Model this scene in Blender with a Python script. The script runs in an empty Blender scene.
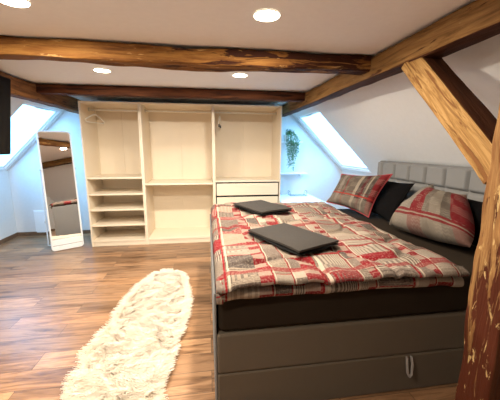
import bpy, bmesh, math, random
from mathutils import Vector, Matrix, noise
S = bpy.context.scene
C = S.collection
PI = math.pi

# ------------------------------------------------------------------ camera
F_PX, PITCH, YAW, ROLL, CAM_H = 288.15, 0.18151, 0.14694, 0.00466, 1.42075
def make_camera():
    f = Vector((math.sin(YAW)*math.cos(PITCH), math.cos(YAW)*math.cos(PITCH), -math.sin(PITCH)))
    r = Vector((math.cos(YAW), -math.sin(YAW), 0)); u = r.cross(f)
    r1 = r*math.cos(ROLL)+u*math.sin(ROLL); u1 = u*math.cos(ROLL)-r*math.sin(ROLL)
    cd = bpy.data.cameras.new('camera'); cam = bpy.data.objects.new('camera', cd); C.objects.link(cam)
    m = Matrix((r1, u1, -f)).transposed().to_4x4(); m.translation = (0, 0, CAM_H)
    cam.matrix_world = m
    cd.sensor_fit = 'HORIZONTAL'; cd.sensor_width = 36; cd.lens = F_PX/500*36
    cd.clip_start = 0.02
    S.camera = cam
make_camera()

# ------------------------------------------------------------------ sky, daylight, exposure
W = bpy.data.worlds.new('sky'); S.world = W; W.use_nodes = True
bg = W.node_tree.nodes['Background']
bg.inputs[0].default_value = (0.25, 0.59, 1.0, 1)
bg.inputs[1].default_value = 10.0
S.view_settings.view_transform = 'Standard'
S.view_settings.look = 'None'
S.view_settings.exposure = 0.38
S.view_settings.gamma = 1.0
S.view_settings.use_curve_mapping = False
LAMP_W = 33.0
LAMP_COL = (1.0, 0.90, 0.75)

def portal(name, loc, n, su, sv):
    ld = bpy.data.lights.new(name, 'AREA'); ld.shape = 'RECTANGLE'; ld.size = su; ld.size_y = sv
    ld.cycles.is_portal = True
    o = bpy.data.objects.new(name, ld); C.objects.link(o)
    o.location = loc; o.rotation_euler = Vector(n).to_track_quat('-Z', 'Y').to_euler()
R2 = math.sqrt(.5)
# (portals: daylight sampling through the two skylights)

# ------------------------------------------------------------------ materials
class NT:
    def __init__(s, name):
        m = bpy.data.materials.new(name); m.use_nodes = True
        s.m = m; s.t = m.node_tree; s.n = s.t.nodes; s.b = s.n['Principled BSDF']
    def node(s, typ, **kw):
        n = s.n.new(typ)
        for k, v in kw.items(): setattr(n, k, v)
        return n
    def link(s, a, b): s.t.links.new(a, b)
    def put(s, inp, v):
        if isinstance(v, bpy.types.NodeSocket): s.link(v, inp)
        else: inp.default_value = v
    def math(s, op, a, b=0.0, c=0.0):
        n = s.node('ShaderNodeMath', operation=op)
        s.put(n.inputs[0], a); s.put(n.inputs[1], b); s.put(n.inputs[2], c)
        return n.outputs[0]
    def mix(s, f, a, b, mode='MIX'):
        n = s.node('ShaderNodeMix', data_type='RGBA', blend_type=mode)
        s.put(n.inputs[0], f); s.put(n.inputs[6], a); s.put(n.inputs[7], b)
        return n.outputs[2]
    def ramp(s, f, stops, const=False):
        n = s.node('ShaderNodeValToRGB'); cr = n.color_ramp
        if const: cr.interpolation = 'CONSTANT'
        while len(cr.elements) > 1: cr.elements.remove(cr.elements[-1])
        cr.elements[0].position = stops[0][0]; cr.elements[0].color = (*stops[0][1], 1)
        for p, c in stops[1:]:
            e = cr.elements.new(p); e.color = (*c, 1)
        s.put(n.inputs[0], f); return n.outputs[0]
    def coords(s, kind='Object', scale=(1, 1, 1), loc=(0, 0, 0)):
        tc = s.node('ShaderNodeTexCoord'); mp = s.node('ShaderNodeMapping')
        mp.inputs['Scale'].default_value = scale; mp.inputs['Location'].default_value = loc
        s.link(tc.outputs[kind], mp.inputs[0]); return mp.outputs[0]
    def noise(s, vec, scale, detail=4, rough=.55, dist=0.0):
        n = s.node('ShaderNodeTexNoise'); s.put(n.inputs['Vector'], vec)
        n.inputs['Scale'].default_value = scale; n.inputs['Detail'].default_value = detail
        n.inputs['Roughness'].default_value = rough; n.inputs['Distortion'].default_value = dist
        return n.outputs['Fac']
    def bump(s, h, strength=.3, dist=.01):
        n = s.node('ShaderNodeBump'); n.inputs['Strength'].default_value = strength
        n.inputs['Distance'].default_value = dist; s.put(n.inputs['Height'], h)
        s.link(n.outputs[0], s.b.inputs['Normal'])
    def set(s, col=None, rough=.5, metal=0.0, spec=.5):
        if col is not None: s.put(s.b.inputs['Base Color'], col if isinstance(col, bpy.types.NodeSocket) else (*col, 1))
        s.put(s.b.inputs['Roughness'], rough); s.b.inputs['Metallic'].default_value = metal
        s.b.inputs['Specular IOR Level'].default_value = spec
        return s

def plain(name, col, rough=.5, metal=0.0, spec=.5, nscale=60, bump=0.0, var=0.04):
    t = NT(name); f = t.noise(t.coords(), nscale, 3)
    a = tuple(min(1, c*(1-var)) for c in col); b = tuple(min(1, c*(1+var)) for c in col)
    t.set(t.ramp(f, [(0.3, a), (0.7, b)]), rough, metal, spec)
    if bump: t.bump(f, bump, .004)
    return t.m

def beam_mat(name, light, mid, dark, patch, patch_col, chip=None, seed=0.0, curl=0.6, patch_grad=None):
    t = NT(name)
    v = t.coords('Object', (1.3, 16, 16), (seed, seed*2, 0))
    g = t.noise(v, 1.6, 7, .62, curl)
    col = t.ramp(g, [(.28, dark), (.45, mid), (.60, light), (.75, mid)])
    v1 = t.coords('Object', (.6, 40, 40), (seed, 0, 0))
    fine = t.noise(v1, 2.0, 5, .7)
    col = t.mix(t.math('MULTIPLY', t.math('GREATER_THAN', fine, .58), .35), col, (*dark, 1))
    v2 = t.coords('Object', (2.0, 17, 17), (seed*3, seed, 1))
    p = t.noise(v2, 1.25, 6, .62, 1.0)
    if patch_grad:  # dark patches grow denser along the timber's length
        sx = t.node('ShaderNodeSeparateXYZ'); t.link(t.coords(), sx.inputs[0])
        k = t.math('MINIMUM', t.math('MAXIMUM', t.math('MULTIPLY', t.math('SUBTRACT', patch_grad[0], sx.outputs[0]), patch_grad[1]), -.08), .13)
        p = t.math('ADD', p, k)
    pm = t.ramp(p, [(patch, (0, 0, 0)), (patch+.035, (1, 1, 1))])
    col = t.mix(pm, col, (*patch_col, 1))
    if chip:
        v3 = t.coords('Object', (5, 22, 22), (seed, 5, seed))
        c = t.noise(v3, 1.0, 6, .65, .8)
        cm = t.ramp(c, [(chip[0], (0, 0, 0)), (chip[0]+.03, (1, 1, 1))])
        col = t.mix(cm, col, (*chip[1], 1))
    t.set(col, .72, 0, .12)
    h = t.math('SUBTRACT', t.math('ADD', g, t.math('MULTIPLY', fine, .4)), t.math('MULTIPLY', pm, .5))
    t.bump(h, .6, .015)
    return t.m

def floor_mat():
    t = NT('walnut_laminate')
    v = t.coords('Object')
    br = t.node('ShaderNodeTexBrick'); t.link(v, br.inputs['Vector'])
    br.offset = .37; br.offset_frequency = 2
    for k, x in (('Scale', 1.0), ('Mortar Size', .0018), ('Mortar Smooth', .3), ('Bias', 0), ('Brick Width', 1.15), ('Row Height', .165)):
        br.inputs[k].default_value = x
    br.inputs['Color1'].default_value = (0, 0, 0, 1); br.inputs['Color2'].default_value = (1, 1, 1, 1)
    br.inputs['Mortar'].default_value = (.5, .5, .5, 1)
    sep = t.node('ShaderNodeSeparateColor'); t.link(br.outputs['Color'], sep.inputs[0])
    rnd = sep.outputs[0]
    vv = t.node('ShaderNodeVectorMath', operation='ADD'); t.link(v, vv.inputs[0])
    cmb = t.node('ShaderNodeCombineXYZ'); t.put(cmb.inputs[0], t.math('MULTIPLY', rnd, 13)); t.put(cmb.inputs[2], t.math('MULTIPLY', rnd, 7))
    t.link(cmb.outputs[0], vv.inputs[1])
    mp = t.node('ShaderNodeMapping'); mp.inputs['Scale'].default_value = (.9, 9, 1); t.link(vv.outputs[0], mp.inputs[0])
    g = t.noise(mp.outputs[0], 2.2, 7, .62, .7)
    wood = t.ramp(g, [(.28, (.07, .034, .016)), (.42, (.21, .112, .056)), (.56, (.37, .215, .115)), (.70, (.21, .103, .05))])
    tone = t.ramp(rnd, [(0, (.55, .52, .50)), (.3, (.98, .93, .88)), (.55, (.72, .70, .70)), (.8, (1.30, 1.27, 1.22)), (1, (.85, .76, .68))])
    col = t.mix(1.0, wood, tone, 'MULTIPLY')
    col = t.mix(br.outputs['Fac'], col, (.06, .035, .02, 1))
    t.set(col, t.math('ADD', t.math('MULTIPLY', g, .12), .24), 0, .55)
    t.bump(t.math('SUBTRACT', t.math('MULTIPLY', g, .15), br.outputs['Fac']), .25, .002)
    return t.m

def patch_mat(name, su, sv, seed=0.0):
    """printed patchwork cotton: cream, taupe, grey and red blocks, woven stripes, red seams (UV in metres)"""
    t = NT(name)
    tc = t.node('ShaderNodeTexCoord'); sp = t.node('ShaderNodeSeparateXYZ'); t.link(tc.outputs['UV'], sp.inputs[0])
    u = t.math('ADD', t.math('MULTIPLY', sp.outputs[0], 1/su), seed); w = t.math('ADD', t.math('MULTIPLY', sp.outputs[1], 1/sv), seed*1.7)
    # irregular columns: warp the coordinate with a slow sine
    u2 = t.math('ADD', u, t.math('MULTIPLY', t.math('SINE', t.math('MULTIPLY', u, 2.3)), .26))
    cu = t.math('FLOOR', u2); fu = t.math('FRACT', u2)
    w1 = t.math('ADD', w, t.math('MULTIPLY', cu, .37))
    w2 = t.math('ADD', w1, t.math('MULTIPLY', t.math('SINE', t.math('MULTIPLY', w1, 1.9)), .3))
    cw = t.math('FLOOR', w2); fw = t.math('FRACT', w2)
    cmb = t.node('ShaderNodeCombineXYZ'); t.put(cmb.inputs[0], cu); t.put(cmb.inputs[1], cw); cmb.inputs[2].default_value = seed
    wn = t.node('ShaderNodeTexWhiteNoise', noise_dimensions='3D'); t.link(cmb.outputs[0], wn.inputs['Vector'])
    r = wn.outputs['Value']
    sc = t.node('ShaderNodeSeparateColor'); t.link(wn.outputs['Color'], sc.inputs[0]); r2 = sc.outputs[1]; r3 = sc.outputs[2]
    base = t.ramp(r, [(0, (.23, .18, .135)), (.20, (.105, .078, .06)), (.36, (.15, .115, .093)), (.52, (.29, .24, .19)), (.66, (.085, .067, .057)), (.80, (.19, .15, .12)), (.95, (.17, .009, .013))], True)
    alt = t.ramp(r2, [(0, (.065, .048, .04)), (.34, (.37, .31, .245)), (.62, (.10, .08, .066)), (.84, (.13, .02, .02)), (.88, (.28, .23, .18))], True)
    # printed motif in each block: zig-zag, stripes or a nested key pattern
    zig = t.math('ABSOLUTE', t.math('SUBTRACT', t.math('FRACT', t.math('MULTIPLY', fu, 11)), .5))
    z = t.math('FRACT', t.math('ADD', t.math('MULTIPLY', fw, 12), zig))
    st = t.math('FRACT', t.math('MULTIPLY', fu, 10))
    d = t.math('MAXIMUM', t.math('ABSOLUTE', t.math('SUBTRACT', fu, .5)), t.math('ABSOLUTE', t.math('SUBTRACT', fw, .5)))
    key = t.math('FRACT', t.math('MULTIPLY', d, 11))
    nz = t.noise(tc.outputs['UV'], 90, 2)
    pat = t.mix(t.math('GREATER_THAN', r3, .33), z, t.math('MULTIPLY', st, 1.0))
    pat = t.mix(t.math('GREATER_THAN', r3, .66), pat, key)
    on = t.math('GREATER_THAN', pat, .58)
    amt = t.math('MULTIPLY', on, t.math('MULTIPLY', t.math('GREATER_THAN', r2, .15), .7))
    col = t.mix(amt, base, alt)
    # seams: thin red and cream lines between blocks, wide red bands on every third column
    e1 = t.math('LESS_THAN', fu, .06); e2 = t.math('LESS_THAN', fw, .07)
    e3 = t.math('LESS_THAN', t.math('ABSOLUTE', t.math('SUBTRACT', fu, .12)), .025)
    col = t.mix(t.math('MULTIPLY', e2, t.math('GREATER_THAN', r, .45)), col, (.19, .010, .013, 1))
    col = t.mix(t.math('MULTIPLY', e3, .8), col, (.42, .35, .27, 1))
    col = t.mix(e1, col, (.19, .010, .013, 1))
    odd = t.math('GREATER_THAN', t.math('FRACT', t.math('MULTIPLY', cu, .5)), .25)
    band = t.math('MULTIPLY', odd, t.math('GREATER_THAN', fu, .60))
    chk = t.mix(t.math('GREATER_THAN', t.math('FRACT', t.math('MULTIPLY', w, 1.35)), .42), (.16, .008, .012, 1), (.25, .17, .135, 1))
    col = t.mix(t.math('MULTIPLY', band, .92), col, chk)
    row3 = t.math('LESS_THAN', t.math('FRACT', t.math('DIVIDE', t.math('FLOOR', w), 3.0)), .2)
    hb = t.math('MULTIPLY', row3, t.math('LESS_THAN', t.math('FRACT', w), .24))
    col = t.mix(t.math('MULTIPLY', hb, .75), col, (.17, .010, .014, 1))
    col = t.mix(t.math('MULTIPLY', t.math('GREATER_THAN', nz, .56), .22), col, (.38, .32, .26, 1))
    col = t.mix(1.0, col, (.84, .83, .82, 1), 'MULTIPLY')
    t.set(col, .92, 0, .08)
    t.bump(t.noise(tc.outputs['UV'], 240, 2), .15, .002)
    return t.m

M = {}
M['wall'] = plain('warm_white_plaster', (.71, .705, .70), .9, 0, .2, 25, .05, .015)
M['ceil'] = plain('ceiling_plaster', (.80, .80, .80), .9, 0, .2, 25, .04, .015)
M['floor'] = floor_mat()
M['base'] = plain('dark_oak_skirting', (.16, .09, .05), .5, 0, .4, 40, 0, .2)
M['beam_near'] = beam_mat('old_beam_orange_brown', (.26, .12, .03), (.165, .066, .016), (.055, .018, .006), .57, (.036, .0105, .0045), (.60, (.36, .20, .075)), 3.1, .6, (1.7, -.16))
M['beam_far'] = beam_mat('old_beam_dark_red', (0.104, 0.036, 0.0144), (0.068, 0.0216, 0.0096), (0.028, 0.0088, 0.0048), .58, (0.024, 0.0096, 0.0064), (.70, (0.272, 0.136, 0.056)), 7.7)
M['purlin'] = beam_mat('old_beam_golden', (0.233, 0.122, 0.0416), (0.16, 0.0776, 0.0233), (0.0721, 0.0305, 0.00941), .62, (0.0665, 0.0249, 0.00776), (.68, (0.344, 0.233, 0.111)), 1.3, 1.0)
M['purlin_dark'] = beam_mat('old_beam_brown', (0.186, 0.0806, 0.0279), (0.124, 0.0496, 0.0174), (0.0558, 0.0217, 0.00868), .60, (0.031, 0.0112, 0.0062), None, 5.1)
M['dark_side'] = beam_mat('dark_red_wood', (0.08, 0.0275, 0.011), (0.055, 0.0175, 0.007), (0.025, 0.008, 0.004), .66, (0.015, 0.005, 0.003), None, 4.4)  # darker red-brown wood for purlin underside, post front and brace upper face
M['brace'] = beam_mat('curly_golden_wood', (0.381, 0.224, 0.0817), (0.259, 0.136, 0.0422), (0.116, 0.0511, 0.015), .56, (0.164, 0.0681, 0.0204), None, 9.3, 2.6)
M['post'] = beam_mat('weathered_post_wood', (.28, .15, .055), (.19, .088, .03), (.085, .032, .011), .50, (0.0663, 0.0156, 0.00624), (.60, (0.468, 0.312, 0.133)), 12.4, 1.4, (1.0, .32))  # dark red patches get denser towards the foot
M['white'] = plain('cream_white_laminate', (.80, .70, .555), .38, 0, .45, 8, 0, .01)
M['gap'] = plain('drawer_black_edge', (.012, .012, .012), .4)
M['rod'] = plain('white_rail', (.80, .78, .73), .3, 0, .5)
M['metal'] = plain('brushed_steel', (.55, .55, .54), .3, 1.0)
M['hang'] = plain('white_plastic', (.82, .80, .76), .4)
M['upw'] = plain('white_paint', (.85, .86, .87), .45, 0, .4, 30, 0, .01)
M['grey_fab'] = plain('grey_upholstery', (.108, .086, .063), .95, 0, .08, 400, .25, .12)
M['head_fab'] = plain('pale_grey_upholstery', (.205, .20, .194), .88, 0, .2, 400, .2, .08)
M['sheet'] = plain('dark_brown_jersey_sheet', (.021, .0148, .0098), .95, 0, .06, 300, .15, .1)
M['black'] = plain('black_cotton', (.005, .0045, .0045), .95, 0, .03, 200, .2, .2)
M['towel'] = plain('charcoal_towel', (.042, .037, .033), .95, 0, .06, 500, .5, .2)
M['towel_edge'] = plain('black_towel_border', (.012, .0115, .011), .9, 0, .05, 500, .3, .2)
M['duvet'] = patch_mat('patchwork_duvet_cotton', .155, .135, 0.0)
def fur_mat():
    t = NT('cream_fleece'); n = t.n
    f = t.noise(t.coords(), 12, 3); c = t.ramp(f, [(.3, (.93, .84, .72)), (.7, (.97, .90, .80))])
    d = n.new('ShaderNodeBsdfDiffuse'); tl = n.new('ShaderNodeBsdfTranslucent'); mx = n.new('ShaderNodeMixShader'); mx.inputs[0].default_value = .42
    t.link(c, d.inputs[0]); t.link(c, tl.inputs[0]); t.link(d.outputs[0], mx.inputs[1]); t.link(tl.outputs[0], mx.inputs[2])
    t.link(mx.outputs[0], n['Material Output'].inputs[0]); return t.m
M['fur'] = fur_mat()
M['hide'] = plain('fleece_backing', (.86, .77, .65), .95, 0, .1)
M['screen'] = plain('black_glass_screen', (.003, .003, .0035), .2, 0, .06)
M['tv_shell'] = plain('black_plastic', (.003, .003, .003), .6, 0, .05)
M['leaf'] = plain('green_leaf', (.10, .25, .12), .5, 0, .4, 15, 0, .45)
M['stem'] = plain('green_stem', (.12, .2, .06), .6)
M['pot'] = plain('white_ceramic', (.8, .8, .78), .25)
M['soil'] = plain('dark_soil', (.05, .035, .025), .95)
M['tag'] = plain('grey_webbing', (.34, .31, .29), .9, 0, .2, 300, .3)
def mirror_mat():
    t = NT('silvered_mirror'); f = t.noise(t.coords(), 3)
    t.set(t.ramp(f, [(0, (.86, .86, .85)), (1, (.89, .89, .88))]), .012, 1.0); return t.m
M['mirror'] = mirror_mat()
def glass_mat(name, tint, gl=.08):
    t = NT(name); n = t.n
    tr = n.new('ShaderNodeBsdfTransparent'); tr.inputs[0].default_value = (*tint, 1)
    g = n.new('ShaderNodeBsdfGlossy'); g.inputs['Roughness'].default_value = .02
    fr = n.new('ShaderNodeLayerWeight'); fr.inputs[0].default_value = .25
    mx = n.new('ShaderNodeMixShader')
    t.put(mx.inputs[0], t.math('MULTIPLY', fr.outputs['Fresnel'], gl*4)); t.link(tr.outputs[0], mx.inputs[1]); t.link(g.outputs[0], mx.inputs[2])
    t.link(mx.outputs[0], n['Material Output'].inputs[0]); return t.m
M['pane'] = glass_mat('window_glass', (.93, .98, 1.0))
M['clear'] = glass_mat('clear_tray_acrylic', (.86, .92, .94), .2)
def lens_mat():
    t = NT('lamp_diffuser'); t.set((.9, .9, .88), .5)
    t.b.inputs['Emission Color'].default_value = (1.0, .86, .62, 1); t.b.inputs['Emission Strength'].default_value = 22.0
    return t.m
M['lens'] = lens_mat()

def stripe_mat(name, cols, rows, tilt=0.0, k=1.0):
    t = NT(name); tc = t.node('ShaderNodeTexCoord'); sp = t.node('ShaderNodeSeparateXYZ'); t.link(tc.outputs['UV'], sp.inputs[0])
    u, v = sp.outputs[0], sp.outputs[1]
    uu = t.math('ADD', u, t.math('MULTIPLY', v, tilt))
    col = t.ramp(uu, cols, True)
    nz = t.noise(tc.outputs['UV'], 55, 2)
    zig = t.math('ABSOLUTE', t.math('SUBTRACT', t.math('FRACT', t.math('MULTIPLY', u, 22)), .5))
    z = t.math('GREATER_THAN', t.math('FRACT', t.math('ADD', t.math('MULTIPLY', v, 26), zig)), .55)
    blk = t.node('ShaderNodeTexChecker'); t.link(tc.outputs['UV'], blk.inputs[0]); blk.inputs['Scale'].default_value = 7.0
    col = t.mix(t.math('MULTIPLY', t.math('MULTIPLY', z, blk.outputs['Fac']), .26), col, (.46, .39, .31, 1))
    for a, b, c, k in rows:
        m = t.math('MULTIPLY', t.math('GREATER_THAN', v, a), t.math('LESS_THAN', v, b))
        col = t.mix(t.math('MULTIPLY', m, k), col, (*c, 1))
    col = t.mix(t.math('MULTIPLY', t.math('GREATER_THAN', nz, .58), .07), col, (.5, .43, .35, 1))
    col = t.mix(1.0, col, (k, k, k, 1), 'MULTIPLY')
    t.set(col, .88, 0, .2); t.bump(nz, .12, .002); return t.m
TA, TD, CR, RD, DR = (0.119, 0.09, 0.0684), (0.072, 0.0518, 0.0396), (0.302, 0.248, 0.187), (0.194, 0.0101, 0.013), (0.0792, 0.00864, 0.0101)
M['pil_a'] = stripe_mat('striped_taupe_cotton', [(0, DR), (.05, TA), (.20, (.22, .18, .15)), (.28, TA), (.36, RD), (.385, TA), (.58, CR), (.64, TD), (.70, DR), (.76, TA), (.80, CR), (.83, TD), (.91, RD)], [(0, .30, (.26, .21, .165), .45), (.34, .375, (.34, .03, .02), .95), (.43, .445, RD, .6)], .05, .55)
M['pil_c'] = stripe_mat('striped_red_cotton', [(0, TA), (.10, CR), (.16, (.26, .22, .18)), (.36, RD), (.56, (.17, .135, .105)), (.66, (.24, .195, .15)), (.80, TA), (.90, RD)], [(.0, .22, (.30, .245, .19), .5), (.17, .205, RD, .95), (.205, .23, CR, .8), (.23, .27, RD, .95), (.90, 1, (.44, .36, .28), .55)], .12, .85)

# ------------------------------------------------------------------ mesh helpers
def obj(name, bm, mat, parent=None, smooth=False, recalc=True):
    if recalc: bmesh.ops.recalc_face_normals(bm, faces=bm.faces)
    me = bpy.data.meshes.new(name); bm.to_mesh(me); bm.free()
    if mat is not None: me.materials.append(mat)
    if smooth:
        for p in me.polygons: p.use_smooth = True
        me.set_sharp_from_angle(angle=1.0)
    o = bpy.data.objects.new(name, me); C.objects.link(o)
    if parent is not None: o.parent = parent
    return o
def thing(name, label, cat, loc=(0, 0, 0), rotz=0.0, group=None):
    o = bpy.data.objects.new(name, None); o.empty_display_size = .1; C.objects.link(o)
    o.location = loc; o.rotation_euler = (0, 0, rotz)
    return tag(o, label, cat, group)
def tag(o, label, cat, group=None):
    o['label'] = label; o['category'] = cat
    if group: o['group'] = group
    return o
def struct(o): o['kind'] = 'structure'; return o
def box(bm, x0, x1, y0, y1, z0, z1, bev=0.0, seg=2):
    r = bmesh.ops.create_cube(bm, size=1.0)
    for v in r['verts']:
        v.co = Vector((x0+(v.co.x+.5)*(x1-x0), y0+(v.co.y+.5)*(y1-y0), z0+(v.co.z+.5)*(z1-z0)))
    if bev:
        es = list({e for v in r['verts'] for e in v.link_edges})
        bmesh.ops.bevel(bm, geom=es, offset=bev, segments=seg, affect='EDGES', profile=.5)
    return bm
def nb(): return bmesh.new()
def bx(x0, x1, y0, y1, z0, z1, bev=0.0, seg=2): return box(nb(), x0, x1, y0, y1, z0, z1, bev, seg)
def tube(bm, pts, r, n=8, closed=False, radii=None):
    pts = [Vector(p) for p in pts]; rings = []
    N = len(pts); prev = None
    for i, p in enumerate(pts):
        if closed: d = pts[(i+1) % N]-pts[i-1]
        else: d = pts[min(i+1, N-1)]-pts[max(i-1, 0)]
        d.normalize()
        if prev is None:
            a = Vector((0, 0, 1)) if abs(d.z) < .9 else Vector((1, 0, 0))
            u = d.cross(a).normalized()
        else:
            u = (prev-d*prev.dot(d)).normalized()
        prev = u; w = d.cross(u); rr = radii[i] if radii else r
        rings.append([bm.verts.new(p+u*math.cos(2*PI*k/n)*rr+w*math.sin(2*PI*k/n)*rr) for k in range(n)])
    for i in range(N if closed else N-1):
        a, b = rings[i], rings[(i+1) % N]
        for k in range(n): bm.faces.new((a[k], a[(k+1) % n], b[(k+1) % n], b[k]))
    if not closed:
        bm.faces.new(rings[0][::-1]); bm.faces.new(rings[-1])
    return bm
def lathe(bm, prof, n=32, cx=0, cy=0):
    rings = []
    for r, z in prof:
        if r < 1e-6: rings.append([bm.verts.new((cx, cy, z))])
        else: rings.append([bm.verts.new((cx+r*math.cos(2*PI*k/n), cy+r*math.sin(2*PI*k/n), z)) for k in range(n)])
    for a, b in zip(rings, rings[1:]):
        for k in range(n):
            k2 = (k+1) % n
            if len(a) == 1 and len(b) == 1: continue
            if len(a) == 1: bm.faces.new((a[0], b[k], b[k2]))
            elif len(b) == 1: bm.faces.new((a[k], a[k2], b[0]))
            else: bm.faces.new((a[k], a[k2], b[k2], b[k]))
    return bm
def slope_box(bm, org, td, nd, t0, t1, y0, y1, n0, n1):
    """box in a roof slope's own frame: t down the slope, y along it, n outward"""
    org = Vector(org); td = Vector(td); nd = Vector(nd)
    vs = [bm.verts.new(org+td*t+nd*n+Vector((0, y, 0))) for t in (t0, t1) for y in (y0, y1) for n in (n0, n1)]
    for f in ((0, 1, 3, 2), (4, 6, 7, 5), (0, 4, 5, 1), (2, 3, 7, 6), (0, 2, 6, 4), (1, 5, 7, 3)):
        bm.faces.new([vs[i] for i in f])
    return bm

# ------------------------------------------------------------------ room shell
XL, XR, YF, YB, ZC = -3.04, 2.42, -1.7, 4.95, 2.09
KL, KR = 1.05, 1.00
struct(obj('floor', bx(XL-.1, XR+.1, YF-.1, YB+.1, -.1, 0), M['floor']))
struct(obj('ceiling', bx(-2.12, 1.45, YF-.1, YB+.1, ZC, ZC+.12), M['ceil']))
struct(obj('wall_back', bx(XL-.1, XR+.1, YB, YB+.12, 0, ZC+.1), M['wall']))
struct(obj('wall_front', bx(XL-.1, XR+.1, YF-.12, YF, 0, ZC+.1), M['wall']))
struct(obj('wall_left', bx(XL-.12, XL, YF, YB, 0, KL+.05), M['wall']))
struct(obj('wall_right', bx(XR, XR+.12, YF, YB, 0, KR+.05), M['wall']))
# roof slopes, each with one skylight opening
def roof_side(name, wname, org, td, nd, tmax, t0, t1, y0, y1):
    TH = .16
    bm = nb()
    slope_box(bm, org, td, nd, -.12, t0, YF-.1, YB+.1, 0, TH)
    slope_box(bm, org, td, nd, t1, tmax+.1, YF-.1, YB+.1, 0, TH)
    slope_box(bm, org, td, nd, t0, t1, YF-.1, y0, 0, TH)
    slope_box(bm, org, td, nd, t0, t1, y1, YB+.1, 0, TH)
    struct(obj(name, bm, M['wall']))
    w = bpy.data.objects.new(wname, None); C.objects.link(w); struct(w)
    fr = .028; a, b = .012, .075
    bm = nb()
    slope_box(bm, org, td, nd, t0, t0+fr, y0, y1, a, b); slope_box(bm, org, td, nd, t1-fr, t1, y0, y1, a, b)
    slope_box(bm, org, td, nd, t0+fr, t1-fr, y0, y0+fr, a, b); slope_box(bm, org, td, nd, t0+fr, t1-fr, y1-fr, y1, a, b)
    obj('window_frame', bm, M['upw'], w)
    bm = nb(); s0, s1 = t0+fr+.004, t1-fr-.004; u0, u1 = y0+fr+.004, y1-fr-.004; g = .022
    slope_box(bm, org, td, nd, s0, s0+g, u0, u1, a+.02, b+.01); slope_box(bm, org, td, nd, s1-g, s1, u0, u1, a+.02, b+.01)
    slope_box(bm, org, td, nd, s0+g, s1-g, u0, u0+g, a+.02, b+.01); slope_box(bm, org, td, nd, s0+g, s1-g, u1-g, u1, a+.02, b+.01)
    obj('window_sash', bm, M['upw'], w)
    obj('pane', slope_box(nb(), org, td, nd, s0+g, s1-g, u0+g, u1-g, a+.045, a+.051), M['pane'], w)
    ym = (y0+y1)/2
    bm = nb(); slope_box(bm, org, td, nd, s0+.005, s0+.02, ym-.16, ym+.16, a+.002, a+.018)
    obj('opening_bar', bm, M['upw'], w)
    c = Vector(org)+Vector(td)*(t0+t1)/2+Vector(nd)*(TH+.01)+Vector((0, ym, 0))
    portal('skylight_portal', c, -Vector(nd), y1-y0, t1-t0)
LO, LT, LN = (-2.0, 0, 2.09), (-R2, 0, -R2), (-R2, 0, R2)
roof_side('wall_left_slope', 'window_1', LO, LT, LN, 1.47, .215, 1.455, 3.97, 4.88)
RO, RT, RN = (1.33, 0, 2.09), (R2, 0, -R2), (R2, 0, R2)
roof_side('wall_right_slope', 'window_2', RO, RT, RN, 1.55, .245, 1.455, 3.89, 4.86)
# skirting boards
struct(obj('baseboard_left', bx(XL, XL+.016, YF, YB, 0, .06, .003), M['base']))
struct(obj('baseboard_back', bx(XL+.016, -1.67, YB-.016, YB, 0, .06, .003), M['base']))
struct(obj('baseboard_right', bx(XR-.016, XR, YF, YB, 0, .06, .003), M['base']))
struct(obj('baseboard_front', bx(XL+.016, XR-.016, YF, YF+.016, 0, .06, .003), M['base']))

# ------------------------------------------------------------------ old timber
def beam(name, p0, p1, w, h, mat, label, seed, up=(0, 0, 1), rough=.012, step=.035, bow=0.0, wane=.3, dark_side=()):
    """hewn timber from p0 to p1 (axis = local x), waney edges, dents"""
    p0, p1 = Vector(p0), Vector(p1); d = p1-p0; L = d.length; x = d.normalized()
    y = Vector(up).cross(x).normalized(); z = x.cross(y)
    bm = nb(); n = max(8, int(L/step)); rings = []
    sec = []; cr = .10
    for q_ in range(4):
        ca, sa = ((1, 0), (0, 1), (-1, 0), (0, -1))[q_]
        for yy_ in (-.86, -.5, -.17, .17, .5, .86): sec.append((ca*1-sa*yy_, sa*1+ca*yy_, 0))
        for th in (.25, .5, .75):
            a_ = th*PI/2; u_, v_ = 1-cr+cr*math.cos(a_), 1-cr+cr*math.sin(a_)
            sec.append((ca*u_-sa*v_, sa*u_+ca*v_, 1))
    K = len(sec)
    sd = Vector((seed*3.7, seed*1.3, seed*.7))
    for i in range(n+1):
        t = i/n*L; ring = []
        for k in range(K):
            c, s, isc = sec[k]; py, pz = c*w/2, s*h/2
            q = Vector((t*2.2, py*7, pz*7))+sd
            nz = noise.noise(q)*rough + noise.noise(q*3.1)*rough*.45
            # waney edges: corners eaten away here and there
            corner = isc
            ch = max(0, noise.noise(Vector((t*1.7, 3*(c > 0), 5*(s > 0)))+sd*2)-.05)*wane*corner
            f = 1+nz/(min(w, h)/2)-ch-max(0, .05-abs(noise.noise(Vector((t*1.1, py*9, pz*9))+sd*5)))*.5
            off = bow*math.sin(PI*i/n)
            ring.append(bm.verts.new((t, py*f, pz*f+off+noise.noise(Vector((t*.9, seed, 0)))*rough)))
        rings.append(ring)
    for a, b in zip(rings, rings[1:]):
        for k in range(K):
            f = bm.faces.new((a[k], a[(k+1) % K], b[(k+1) % K], b[k]))
            if k//9 in dark_side and k % 9 < 6 or (k//9+1) % 4 in dark_side and k % 9 > 6: f.material_index = 1
    bm.faces.new(rings[0][::-1]); bm.faces.new(rings[-1])
    o = obj(name, bm, mat, None, True)
    if dark_side: o.data.materials.append(M['dark_side'])  # darker red-brown wood on the listed sides only
    m = Matrix((x, y, z)).transposed().to_4x4(); m.translation = p0; o.matrix_world = m
    return tag(o, label, 'beam')
beam('ceiling_beam', (-1.83, 2.18, 2.026), (1.21, 2.18, 2.026), .14, .108, M['beam_near'], 'thick orange-brown rough ceiling beam nearest the viewer, between the lamps', 1.0, rough=.012)
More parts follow.
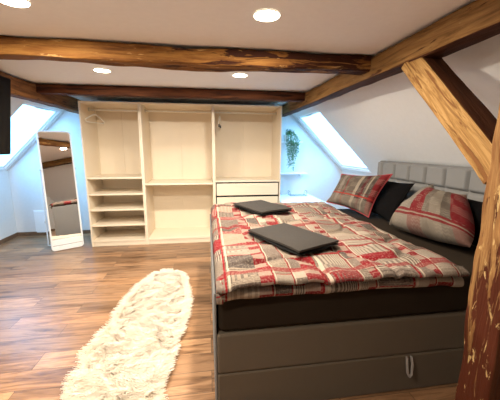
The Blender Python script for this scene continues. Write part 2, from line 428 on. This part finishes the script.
beam('ceiling_beam', (-1.83, 3.62, 2.033), (1.21, 3.62, 2.033), .13, .094, M['beam_far'], 'dark reddish ceiling beam running just in front of the wardrobe top', 2.0, rough=.007)
beam('purlin', (1.269, 4.94, 2.003), (1.269, YF+.01, 2.003), .134, .147, M['purlin'], 'long golden-brown roof purlin on the right, resting on the post and brace', 3.0, rough=.008, dark_side=(3,))
beam('purlin', (-1.873, 4.94, 1.993), (-1.873, YF+.01, 1.993), .142, .165, M['purlin_dark'], 'dark brown roof purlin on the left above the skylight and mirror', 4.0, rough=.009)
beam('post', (1.290, .995, 0), (1.272, .995, 1.916), .185, .165, M['post'], 'upright weathered timber post at the right edge in front of the bed', 5.0, up=(0, 1, 0), rough=.013, dark_side=(3,))
beam('brace', (1.272, 1.06, 1.31), (1.272, 1.705, 1.955), .128, .14, M['brace'], 'slanting golden brace between the timber post and the right purlin', 6.0, up=(0, -1, 1), rough=.005, wane=.1, dark_side=(1,))

# ------------------------------------------------------------------ recessed ceiling lamps
def ceiling_light(x, y, label):
    t = thing('ceiling_light', label, 'light', (x, y, ZC), 0, 'recessed round ceiling lamps')
    obj('trim_ring', lathe(nb(), [(.0655, -.001), (.0655, -.0055), (.0665, -.0065), (.068, -.005), (.069, -.001)], 40), M['upw'], t, True)
    obj('diffuser', lathe(nb(), [(0, -.0065), (.062, -.0065), (.065, -.004), (.065, -.001), (0, -.001)], 40), M['lens'], t)
    ld = bpy.data.lights.new('lamp', 'AREA'); ld.shape = 'DISK'; ld.size = .125; ld.energy = LAMP_W; ld.color = LAMP_COL
    l = bpy.data.objects.new('lamp', ld); C.objects.link(l); l.parent = t; l.location = (0, 0, -.013)
for x, y, lab in ((-.88, 1.63, 'round recessed ceiling lamp cut by the top left corner of the view'),
                  (.32, 1.60, 'largest round recessed ceiling lamp, nearer than the orange-brown beam, above the bed'),
                  (-.91, 2.90, 'round recessed ceiling lamp between the two beams, above the left wardrobe unit'),
                  (.324, 2.87, 'round recessed ceiling lamp between the two beams, above the right wardrobe unit'),
                  (-.90, .36, 'added unseen ceiling lamp behind the viewer, brightening the near side of the room')):  # last lamp is added out of view to brighten bed base and rug
    ceiling_light(x, y, lab)

# ------------------------------------------------------------------ wardrobe units
WY, WD, WH = 4.237, .58, 2.01
TK = .019
def wardrobe_unit(x0, w, label):
    t = thing('wardrobe_unit', label, 'wardrobe', (x0+w/2, WY, 0), 0, 'open wardrobe units')
    h = w/2
    for s in (-1, 1):
        obj('side_panel', bx(min(s*h, s*(h-TK)), max(s*h, s*(h-TK)), 0, WD, 0, WH, .0015, 1), M['white'], t)
    obj('top_panel', bx(-h+TK, h-TK, .002, WD-.002, WH-TK, WH), M['white'], t)
    obj('bottom_panel', bx(-h+TK, h-TK, .002, WD-.002, .065, .065+TK), M['white'], t)
    obj('plinth', bx(-h+TK, h-TK, .012, .03, 0, .064), M['white'], t)
    bm = nb(); box(bm, -h+TK, -.0015, WD-.012, WD-.006, .065, WH-TK); box(bm, .0015, h-TK, WD-.012, WD-.006, .065, WH-TK)
    box(bm, -h+TK, h-TK, WD-.006, WD-.002, .065, WH-TK)
    obj('back_panel', bm, M['white'], t)
    return t, h
def shelf(t, h, ztop): obj('shelf', bx(-h+TK+.001, h-TK-.001, .008, WD-.014, ztop-.022, ztop, .0015, 1), M['white'], t)
def rail(t, h, z):
    r = obj('clothes_rail', tube(nb(), [(-h+TK+.004, .29, z), (h-TK-.004, .29, z)], .0125, 14), M['rod'], t, True)
    for s in (-1, 1):
        xe = s*(h-TK-.0005); xi = s*(h-TK-.008)
        obj('rail_bracket', bx(min(xe, xi), max(xe, xi), .27, .31, z-.02, z+.03, .002, 1), M['metal'], r)
X0 = -1.664; X1 = X0+.765; X2 = X1+.995; X3 = X2+.999
ta, ha = wardrobe_unit(X0, X1-X0-.001, 'narrow left wardrobe unit with stacked open shelves under a hanging rail')
for z in (.995, .765, .54, .315): shelf(ta, ha, z)
rail(ta, ha, 1.93)
tb, hb = wardrobe_unit(X1, X2-X1-.001, 'middle wardrobe unit split in two tall open bays by one shelf')
shelf(tb, hb, .90); rail(tb, hb, 1.93)
tc_, hc = wardrobe_unit(X2, X3-X2-.001, 'right wardrobe unit with white drawers below its rail, behind the bed')
shelf(tc_, hc, .93); rail(tc_, hc, 1.93)
for k in range(4):
    z1 = .898-k*.205; z0 = z1-.198
    d = obj('drawer', bx(-hc+TK+.002, hc-TK-.002, .02, WD-.05, z0-.004, z1+.004), M['gap'], tc_)
    obj('drawer_front', bx(-hc+TK+.016, hc-TK-.016, .002, .019, z0+.010, z1-.010, .0015, 1), M['white'], d)

# clothes hangers on the rails
def hanger(x, z, rot, label, clips):
    t = thing('coat_hanger', label, 'hanger', (x, WY+.29, z), rot)
    # local: hanger lies in the Y-Z plane, rail at the origin
    hk = [(0, .020*math.sin(a)*1.0, .020*math.cos(a)-.0045) for a in [(-1.1+.25*i) for i in range(14)]]
    hk += [(0, .004, -.035), (0, 0, -.05), (0, 0, -.075)]
    obj('hook', tube(nb(), hk, .002, 8), M['metal'], t, True)
    sh = [(0, y, -.075-.09*(abs(y)/.21)**1.25) for y in [(-.21+.03*i) for i in range(15)]]
    bm = tube(nb(), sh, .009, 10, radii=[.007+.006*(1-abs(p[1])/.21) for p in sh])
    obj('shoulder_bar', bm, M['hang'], t, True)
    obj('trouser_bar', tube(nb(), [(0, -.20, -.166), (0, -.19, -.19), (0, .19, -.19), (0, .20, -.166)], .006, 8), M['hang'], t, True)
    if clips:
        for s in (-1, 1):
            obj('clip', bx(-.010, .010, s*.14-.014, s*.14+.014, -.235, -.184, .003, 1), M['gap'], t)
hanger(-1.568, 1.93+.0145, -.28, 'white coat hanger on the rail of the left wardrobe unit', False)
hanger(.20, 1.93+.0145, -.12, 'white clip hanger at the left end of the right wardrobe unit rail', True)

# ------------------------------------------------------------------ bed
BX0, BX1, BY0, BY1 = .03, 2.03, 1.33, 3.13
bed = thing('bed', 'large upholstered box spring bed with tufted grey headboard and dark sheet', 'bed', (BX0, BY0, 0))
LB, WB = BX1-BX0, BY1-BY0
bm = nb(); box(bm, 0, LB, 0, WB, .0, .243, .012, 3)
lower = obj('base', bm, M['grey_fab'], bed)
obj('storage_box', bx(0, LB, 0, WB, .245, .475, .014, 3), M['grey_fab'], bed)
obj('foot_panel', bx(-.014, -.001, .012, WB-.012, .02, .70, .005, 2), M['head_fab'], bed)
m_ = obj('mattress', bx(.008, LB-.01, .004, WB-.004, .478, .718, .035, 5), M['sheet'], bed, True)
loop = nb()
pts = [(1.085, -.004, .235), (1.083, -.012, .20), (1.088, -.018, .14), (1.10, -.02, .115), (1.115, -.018, .13), (1.118, -.012, .19), (1.112, -.004, .235)]
for i in range(len(pts)-1):
    a, b = Vector(pts[i]), Vector(pts[i+1])
    dx = Vector((b-a).cross(Vector((0, 1, 0)))).normalized()*.003; w_ = Vector((0, .011, 0))
    vs = [loop.verts.new(p) for p in (a-dx-w_, a+dx-w_, a+dx+w_*.3, a-dx+w_*.3, b-dx-w_, b+dx-w_, b+dx+w_*.3, b-dx+w_*.3)]
    for f in ((0, 1, 2, 3), (4, 7, 6, 5), (0, 4, 5, 1), (1, 5, 6, 2), (2, 6, 7, 3), (3, 7, 4, 0)): loop.faces.new([vs[j] for j in f])
lp = obj('pull_loop', loop, M['tag'], lower); lp['label'] = 'grey webbing loop on the long side'
# tufted headboard: puffed cells on the face, plain back
hb_ = nb(); ny, nz = 240, 130; cw, chh = .228, .190; H1 = 1.268; HY0, HY1 = -.10, WB+.10
g = []
for j in range(nz+1):
    row = []
    for i in range(ny+1):
        y = HY0+i/ny*(HY1-HY0); z = .02+j/nz*(H1-.02)
        a = abs(math.sin(PI*(WB-y)/cw)); b = abs(math.sin(PI*(H1-z)/chh))
        puff = .040*(min(1, a*3.2)**.8)*(min(1, b*3.2)**.8)
        eg = min(1, min(y-HY0, HY1-y)/.012, (H1-z)/.012); puff = puff*eg
        row.append(hb_.verts.new((LB+.035-puff+(.012*(1-eg)), y, z)))
    g.append(row)
for j in range(nz):
    for i in range(ny): hb_.faces.new((g[j][i], g[j][i+1], g[j+1][i+1], g[j+1][i]))
bk = [[hb_.verts.new((LB+.095, r[i].co.y, r[i].co.z)) for i in (0, ny)] for r in (g[0], g[-1])]
hb_.faces.new((bk[0][0], bk[0][1], bk[1][1], bk[1][0]))
hb_.faces.new([g[0][i] for i in range(ny+1)]+[bk[0][1], bk[0][0]]); hb_.faces.new([g[-1][i] for i in range(ny+1)]+[bk[1][1], bk[1][0]])
hb_.faces.new([g[j][0] for j in range(nz+1)]+[bk[1][0], bk[0][0]]); hb_.faces.new([g[j][ny] for j in range(nz+1)]+[bk[1][1], bk[0][1]])
obj('headboard', hb_, M['head_fab'], bed, True)

# duvet: one folded sheet over the mattress
def lerp_prof(pr, n):
    d = [0]
    for a, b in zip(pr, pr[1:]): d.append(d[-1]+math.dist(a, b))
    out = []
    for i in range(n+1):
        s = d[-1]*i/n
        k = max(j for j in range(len(pr)-1) if d[j] <= s+1e-9)
        f = (s-d[k])/(d[k+1]-d[k]) if d[k+1] > d[k] else 0
        out.append((tuple(pr[k][c]+(pr[k+1][c]-pr[k][c])*f for c in range(2)), s))
    return out
def smooth_prof(pr, it=2):
    for _ in range(it):
        q = [pr[0]]
        for a, b in zip(pr, pr[1:]):
            q.append((a[0]*.75+b[0]*.25, a[1]*.75+b[1]*.25)); q.append((a[0]*.25+b[0]*.75, a[1]*.25+b[1]*.75))
        q.append(pr[-1]); pr = q
    return pr
yp = smooth_prof([(3.150, .60), (3.20, .66), (3.215, .745), (3.17, .795), (3.02, .805), (2.3, .803), (1.6, .803), (1.40, .80), (1.32, .800), (1.262, .792), (1.246, .776), (1.262, .763), (1.323, .764), (1.323, .752), (1.318, .746), (1.286, .735), (1.282, .705), (1.300, .684), (1.322, .682)])
xp = smooth_prof([(.062, -.082), (.040, -.075), (.025, -.05), (.045, -.012), (.10, 0), (.3, 0), (1.15, 0), (1.30, -.008), (1.375, -.032), (1.395, -.058), (1.375, -.079)])
NU, NV = 170, 260
px_, py_ = lerp_prof(xp, NU), lerp_prof(yp, NV)
bm = nb(); uvl = bm.loops.layers.uv.new('UVMap'); G = []
for j in range(NV+1):
    (y, z), sv = py_[j]; row = []
    for i in range(NU+1):
        (x, dz), su = px_[i]
        k = min(1, max(0, (x-.9)/.45))
        xx = x + k*(.035*noise.noise(Vector((y*2.3, 3, 0)))+.02*noise.noise(Vector((y*6, 7, 0)))+.03*(2.9-y)/1.6*0)
        q = Vector((x*2.4, y*2.4, 0)); top = 1 if (y > 1.33 and y < 3.1 and .05 < x < 1.33) else .45
        if y < 1.33: top = .7 if z > .758 else .10
        wr = noise.noise(q)*.024+noise.noise(q*2.7+Vector((5, 0, 0)))*.011-abs(noise.noise(Vector((x*5+y*2, y*7-x*2, 1))))*.026+.008-max(0, .10-abs(noise.noise(Vector((x*2.2-y, y*2.6+x, 8)))))*.20
        yy = y
        if y < 1.33: yy = min(1.318, y+.012*noise.noise(Vector((x*3.1, z*9, 4)))+.008*noise.noise(Vector((x*11, z*20, 4))))
        zz = z+dz+wr*top
        if xx > BX0 and BY0 < yy < BY1: zz = max(zz, .7215)
        if y < 1.33: zz = max(zz, z-.02-.006*noise.noise(Vector((x*9, 2, 2))))
        row.append((bm.verts.new((xx, yy, zz)), su, sv))
    G.append(row)
for j in range(NV):
    for i in range(NU):
        c = (G[j][i], G[j][i+1], G[j+1][i+1], G[j+1][i])
        f = bm.faces.new([a[0] for a in c])
        for l, a in zip(f.loops, c): l[uvl].uv = (a[1], a[2])
duv = obj('duvet', bm, M['duvet'], None, True)
tag(duv, 'rumpled red, cream and taupe patchwork duvet spread over the bed', 'duvet')
md = duv.modifiers.new('thick', 'SOLIDIFY'); md.thickness = .004; md.offset = 0

# pillows: closed puffed shells between four corner points
def pillow(name, BL, BR, TR, TL, thick, mat, label, seed, pinch=.07, sag=0.0, trim=None, edges=None):
    eb, er, et, el = edges or (pinch,)*4
    BL, BR, TR, TL = map(Vector, (BL, BR, TR, TL))
    c0 = (BL+BR+TR+TL)/4
    nrm = ((BR-BL)+(TR-TL)).cross((TL-BL)+(TR-BR)).normalized()
    N = 44; bm = nb(); uvl = bm.loops.layers.uv.new('UVMap')
    wu, wv = ((BR-BL).length+(TR-TL).length)/2, ((TL-BL).length+(TR-BR).length)/2
    wu = max(wu, .5); wv = max(wv, .4)
    def P(u, v, side):
        a, b = 2*u-1, 2*v-1
        # edges curve inwards between the corners
        uu = u - a*(er if a > 0 else el)*(1-b*b)*abs(a)**2; vv = v - b*(et if b > 0 else eb)*(1-a*a)*abs(b)**2
        p = BL*(1-uu)*(1-vv)+BR*uu*(1-vv)+TR*uu*vv+TL*(1-uu)*vv
        f = ((1-a*a)**.42)*((1-b*b)**.42)*(1-.25*b*sag)
        q = Vector((u*3.2, v*3.2, seed+side))
        wr = noise.noise(q)*.20+abs(noise.noise(q*2.2))*.16
        return p+nrm*side*thick*f*(.92+wr)*(1.0 if side > 0 else .5)
    gr = {}
    for s in (1, -1):
        for j in range(N+1):
            for i in range(N+1):
                edge = i in (0, N) or j in (0, N)
                if edge and s == -1: gr[s, i, j] = gr[1, i, j]; continue
                gr[s, i, j] = bm.verts.new(P(i/N, j/N, s))
        for j in range(N):
            for i in range(N):
                ids = [(i, j), (i+1, j), (i+1, j+1), (i, j+1)]
                if s == -1: ids = ids[::-1]
                f = bm.faces.new([gr[s, a, b] for a, b in ids])
                for l, (a, b) in zip(f.loops, ids): l[uvl].uv = (a/N, b/N)
    rim = [(i, 0) for i in range(N)]+[(N, j) for j in range(N)]+[(N-i, N) for i in range(N)]+[(0, N-j) for j in range(N)]
    rp = [gr[1, i, j].co.copy() for i, j in rim]
    o = obj(name, bm, mat, None, True, recalc=False)
    tag(o, label, 'pillow', None)
    if trim:
        obj('piping', tube(nb(), rp, .006, 8, closed=True), trim, o, True)
    return o
red = plain('red_piping', (.30, .03, .035), .8)
pillow('pillow', (1.36, 3.12, .80), (1.585, 2.60, .735), (1.80, 2.60, 1.165), (1.53, 3.13, 1.12), .085, M['pil_a'], 'taupe and red striped pillow leaning at the window end of the headboard', 1.0, .06, .4, red)
pillow('pillow', (1.70, 2.95, .74), (1.66, 2.33, .73), (1.90, 2.40, 1.10), (1.94, 2.98, 1.08), .065, M['black'], 'black pillow against the headboard between the two patterned pillows', 2.0, .06, .3)
pillow('pillow', (1.55, 2.22, .765), (1.675, 1.56, .785), (1.87, 1.83, 1.085), (1.89, 2.17, 1.12), .17, M['pil_c'], 'plump taupe pillow with red bands slumped in front of headboard near post', 3.0, .07, .8, None, (-.05, -.09, .15, .0))
pillow('pillow', (1.83, 2.05, .74), (1.83, 1.50, .735), (1.955, 1.53, 1.06), (1.955, 2.05, 1.06), .06, M['black'], 'black pillow behind the plump red-banded pillow, nearest the post', 4.0, .06, .3)

# folded towels on the duvet
def towel(cx, cy, z, rot, ln, wd, label, seed):
    t = thing('folded_towel', label, 'towel', (cx, cy, z), rot, 'folded charcoal towels')
    def layer(z0, z1, l, w, dx, dy, sd):
        bm = nb(); box(bm, -l/2+dx, l/2+dx, -w/2+dy, w/2+dy, z0, z1)
        bmesh.ops.subdivide_edges(bm, edges=[e for e in bm.edges if abs(e.verts[0].co.z-e.verts[1].co.z) < 1e-6], cuts=14, use_grid_fill=True)
        for v in bm.verts:
            q = Vector((v.co.x*5, v.co.y*5, sd)); r = max(abs(v.co.x-dx)/(l/2), abs(v.co.y-dy)/(w/2))
            v.co.z += noise.noise(q)*.006-(.010*max(0, r-.8)/.2 if v.co.z > (z0+z1)/2 else 0)
            v.co.x += noise.noise(q+Vector((0, 0, 9)))*.008; v.co.y += noise.noise(q+Vector((0, 0, 19)))*.008
        return bm
    obj('bottom_fold', layer(0, .013, ln, wd, 0, 0, seed), M['towel_edge'], t, True)
    obj('top_fold', layer(.0140, .037, ln*.985, wd*.985, .002, .002, seed+3), M['towel'], t, True)
towel(.52, 2.76, .825, math.atan2(-.9, .42), .52, .36, 'folded charcoal towel on the duvet nearer the wardrobe', 1)
towel(.535, 1.78, .825, math.atan2(-.9, .44), .52, .34, 'folded charcoal towel on the duvet nearer the viewer', 2)

# ------------------------------------------------------------------ sheepskin rug
def rug():
    rnd = random.Random(4)
    Lp = [(-.44, 3.24), (-.61, 3.17), (-.76, 2.88), (-.82, 2.46), (-.835, 2.17), (-.88, 1.89), (-.86, 1.62), (-.82, 1.40), (-.70, 1.20)]
    Rp = [(-.40, 3.22), (-.31, 3.15), (-.21, 2.88), (-.17, 2.56), (-.18, 2.26), (-.22, 1.97), (-.23, 1.80), (-.27, 1.62), (-.26, 1.40), (-.38, 1.20)]
    def at(P, y):
        for a, b in zip(P, P[1:]):
            if b[1] <= y <= a[1]: return a[0]+(b[0]-a[0])*(a[1]-y)/(a[1]-b[1])+.035*noise.noise(Vector((y*5.5, a[0] < -.5 and 3 or 11, 0)))
        return P[-1][0] if y < P[-1][1] else P[0][0]
    t = thing('sheepskin_rug', 'long shaggy cream sheepskin rug lying on the wooden floor', 'rug', (-.53, 2.2, 0))
    ox, oy = -.53, 2.2
    bm = nb(); rows = []; ins = .035
    for i in range(61):
        y = 1.22+i*(3.20-1.22)/60
        l, r = at(Lp, y)+ins, at(Rp, y)-ins
        rows.append((y, l, r))
    tops = [[bm.verts.new((l+(r-l)*k/8-ox, y-oy, .012)) for k in range(9)] for y, l, r in rows]
    bots = [[bm.verts.new((l+(r-l)*k/8-ox, y-oy, .001)) for k in range(9)] for y, l, r in rows]
    for j in range(60):
        for k in range(8):
            bm.faces.new((tops[j][k], tops[j][k+1], tops[j+1][k+1], tops[j+1][k])); bm.faces.new((bots[j][k], bots[j+1][k], bots[j+1][k+1], bots[j][k+1]))
        bm.faces.new((tops[j][0], tops[j+1][0], bots[j+1][0], bots[j][0])); bm.faces.new((tops[j][8], bots[j][8], bots[j+1][8], tops[j+1][8]))
    for k in range(8):
        bm.faces.new((tops[0][k], bots[0][k], bots[0][k+1], tops[0][k+1])); bm.faces.new((tops[60][k], tops[60][k+1], bots[60][k+1], bots[60][k]))
    obj('hide', bm, M['hide'], t)
    verts, faces = [], []
    for _ in range(42000):
        y = 1.23+rnd.random()*1.96; l, r = at(Lp, y)+.04, at(Rp, y)-.04
        if r <= l: continue
        x = l+(r-l)*rnd.random()
        q = Vector((x*9, y*9, 0))
        # locks of wool lean together
        a = noise.noise(q*1.4)*2.4+noise.noise(q*.4)*2.5-1.2+rnd.uniform(-.35, .35)
        lean = .72+.28*noise.noise(q*1.3+Vector((0, 0, 6)))
        ed = min(x-l, r-x, (y-1.23), (3.19-y)); 
        dx, dy = math.cos(a), math.sin(a)
        if ed < .07:
            k = 1-ed/.07; cx = 1 if (r-x) < (x-l) else -1
            if min(y-1.23, 3.19-y) <= ed+1e-6: ox_, oy_ = 0, (1 if y > 2.2 else -1)
            else: ox_, oy_ = cx, 0
            dx, dy = dx*(1-k)+ox_*k, dy*(1-k)+oy_*k; lean = lean*(1-k)+.9*k
        ln = rnd.uniform(.045, .075)*(1+.25*noise.noise(q*.7+Vector((0, 0, 3))))
        wv = rnd.uniform(.003, .0058)
        px, py = -dy, dx; b0 = len(verts)
        for s in range(4):
            f = s/3; w = wv*(1-.75*f); hz = .010+ln*(1-lean*.75)*math.sin(f*1.5)+.003*f
            d = ln*lean*(f**1.4); wob = .006*math.sin(f*5+a*3)
            cx_, cy_ = x+dx*d+px*wob, y+dy*d+py*wob
            verts.append((cx_+px*w-ox, cy_+py*w-oy, hz)); verts.append((cx_-px*w-ox, cy_-py*w-oy, hz)); verts.append((cx_-ox, cy_-oy, hz+w*1.1))
        for s in range(3):
            p = b0+s*3
            for k in range(3):
                k2 = (k+1) % 3; faces.append((p+k, p+k2, p+3+k2, p+3+k))
    me = bpy.data.meshes.new('fleece'); me.from_pydata(verts, [], faces); me.materials.append(M['fur'])
    o = bpy.data.objects.new('fleece', me); C.objects.link(o); o.parent = t; o['kind'] = 'stuff'
    for p in me.polygons: p.use_smooth = True
rug()

# ------------------------------------------------------------------ standing mirror
def mirror():
    yaw = math.atan2(.205, .31)-.03; W_ = .37; Hm = 1.62; lean = .10
    t = thing('standing_mirror', 'tall white framed standing mirror left of the wardrobe', 'mirror', (-1.955, 4.19, 0), yaw)
    t.rotation_euler = (-lean, 0, yaw)
    hw = W_/2
    def rr(h0, h1, w, rad, n=6):
        pts = []
        for cx, cz, a0 in ((w-rad, h1-rad, 0), (-w+rad, h1-rad, PI/2), (-w+rad, h0+rad, PI), (w-rad, h0+rad, 1.5*PI)):
            for k in range(n+1):
                a = a0+k/n*PI/2; pts.append((cx+rad*math.cos(a), 0, cz+rad*math.sin(a)))
        return pts
    obj('frame', tube(nb(), rr(.013, Hm, hw, .035), .011, 10, closed=True), M['upw'], t, True)
    obj('glass', bx(-hw+.011, hw-.011, -.006, .002, .165, Hm-.011), M['mirror'], t)
    obj('backing', bx(-hw+.012, hw-.012, .004, .010, .165, Hm-.012), M['upw'], t)
    p = obj('lower_panel', bx(-hw+.008, hw-.008, -.014, .012, .078, .160, .003, 1), M['upw'], t)
    obj('kick_panel', bx(-hw+.010, hw-.010, -.012, .010, .022, .070, .003, 1), M['upw'], t)
    l = obj('rear_leg', tube(nb(), [(-hw+.0, .012, 1.12), (-hw-.012, .03, 1.12), (-hw-.014, .34, .035), (hw+.014, .34, .035), (hw+.012, .03, 1.12), (hw, .012, 1.12)], .009, 8), M['upw'], t, True)
    for s in (-1, 1):
        obj('hinge_knob', tube(nb(), [(s*(hw+.006), .01, 1.12), (s*(hw+.026), .01, 1.12)], .012, 10), M['metal'], l, True)
mirror()

# small access door low on the back wall
hd = thing('access_door', 'small white service hatch low on the back wall behind the mirror', 'hatch', (-2.66, YB, .03))
obj('frame', bx(-.10, .10, -.012, 0, 0, .38, .003, 1), M['upw'], hd)
pn = obj('panel', bx(-.082, .082, -.018, -.012, .018, .362, .002, 1), M['upw'], hd)
obj('latch', bx(.05, .066, -.024, -.018, .17, .20, .002, 1), M['metal'], pn)

# ------------------------------------------------------------------ television on the left purlin
tv = thing('television', 'black flat television hung at the left edge, seen almost edge on', 'television', (-1.757, 2.37, 1.345))
tv.rotation_euler = (0, .13, 0)
obj('shell', bx(-.035, 0, -.56, .56, 0, .655, .008, 2), M['tv_shell'], tv)
obj('screen', bx(0, .003, -.55, .55, .012, .645), M['screen'], tv)
obj('wall_bracket', bx(-.116, -.0345, -.14, .14, .56, .63, .004, 1), M['tv_shell'], tv)

# ------------------------------------------------------------------ alcove right of the wardrobe
def wall_shelf(x0, x1, z, label):
    t = thing('wall_shelf', label, 'shelf', ((x0+x1)/2, YB, z))
    h = (x1-x0)/2
    obj('board', bx(-h, h, -.20, -.001, -.022, 0, .002, 1), M['upw'], t)
    for s in (-1, 1):
        obj('bracket', bx(s*(h-.10)-.008, s*(h-.10)+.008, -.15, -.001, -.06, -.0225), M['upw'], t)
wall_shelf(1.12, 1.60, 1.52, 'short white wall shelf holding the trailing plant, upper of two')
wall_shelf(1.12, 1.70, .99, 'short white wall shelf below the trailing plant, lower of two')

lc = thing('low_cabinet', 'low white cabinet between the wardrobe and the right skylight', 'cabinet', (1.445, 4.48, 0))
obj('body', bx(-.32, .32, -.42, .46, .0, .575, .003, 1), M['upw'], lc)
obj('top', bx(-.335, .335, -.445, .465, .576, .60, .004, 2), M['upw'], lc)
for s in (-1, 1):
    d = obj('door', bx(min(s*.004, s*.312), max(s*.004, s*.312), -.44, -.421, .06, .565, .002, 1), M['upw'], lc)
    obj('knob', lathe(nb(), [(0, .0), (.008, 0), (.008, .01), (.013, .014), (.012, .022), (0, .024)], 16), M['metal'], d, True).matrix_local = Matrix.Translation((s*.03, -.44, .36)) @ Matrix.Rotation(PI/2, 4, 'X')

tr = thing('serving_tray', 'small clear tray with upright end handles on the low white cabinet', 'tray', (1.54, 4.78, .601))
obj('tray_base', bx(-.15, .15, -.09, .09, 0, .008, .003, 1), M['clear'], tr)
for s in (-1, 1):
    obj('handle', tube(nb(), [(s*.14, -.06, .008), (s*.15, -.06, .06), (s*.155, -.04, .078), (s*.155, .04, .078), (s*.15, .06, .06), (s*.14, .06, .008)], .006, 8), M['clear'], tr, True)

def plant():
    rnd = random.Random(11)
    t = thing('trailing_plant', 'trailing green potted plant hanging down from the upper wall shelf', 'plant', (1.34, 4.84, 1.5205))
    p = obj('pot', lathe(nb(), [(0, 0), (.045, 0), (.060, .10), (.062, .105), (.054, .105), (.050, .085), (0, .085)], 28), M['pot'], t, True)
    obj('soil', lathe(nb(), [(0, .086), (.049, .086), (.049, .092), (0, .096)], 20), M['soil'], p)
    st = nb(); lv = nb()
    for k in range(32):
        a = rnd.uniform(-PI, PI)
        fx, fy = rnd.uniform(-.05, .19), rnd.uniform(-.16, -.125)
        dr = rnd.choice([.1, .2, .3, .42, .5])*rnd.uniform(.8, 1.0); dr = min(dr, .47)
        p0 = Vector((rnd.uniform(-.025, .025), rnd.uniform(-.025, .0), .09))
        pts = [p0, p0+Vector((fx*.3, fy*.3, .05+rnd.random()*.06)), Vector((fx*.75, fy*.8, .08+rnd.random()*.04)), Vector((fx, fy, .0))]
        n = max(2, int(dr/.045))
        x, y = fx, fy
        for i in range(1, n+1):
            x += rnd.uniform(-.012, .012) - (x-.04)*.06; y += rnd.uniform(-.006, .006)
            pts.append(Vector((x, y, -dr*i/n)))
        tube(st, pts, .0016, 5)
        for i in range(len(pts)-1):
            for _ in range(3):
                f = rnd.random(); c = pts[i].lerp(pts[i+1], f)
                d = Vector((rnd.uniform(-1, 1), rnd.uniform(-.9, .35), rnd.uniform(-.9, .5))).normalized()
                s = rnd.uniform(.016, .028); wv = d.cross(Vector((rnd.uniform(-1, 1), rnd.uniform(-1, 1), 1))).normalized()*s*.42
                up = d.cross(wv).normalized()*s*.12
                b = c+d*.006
                q = [b, b+d*s*.35+wv, b+d*s*.75+wv*.75, b+d*s*1.1-up, b+d*s*.75-wv*.75, b+d*s*.35-wv]
                mid = [b+d*s*.35+up, b+d*s*.75+up]
                V = [lv.verts.new(v) for v in q]; Mv = [lv.verts.new(v) for v in mid]
                for fc in ((V[0], V[1], Mv[0]), (V[1], V[2], Mv[1], Mv[0]), (V[2], V[3], Mv[1]), (V[3], V[4], Mv[1]), (V[4], V[5], Mv[0], Mv[1]), (V[5], V[0], Mv[0])):
                    lv.faces.new(fc)
    obj('stems', st, M['stem'], t, True)
    obj('foliage', lv, M['leaf'], t)
plant()
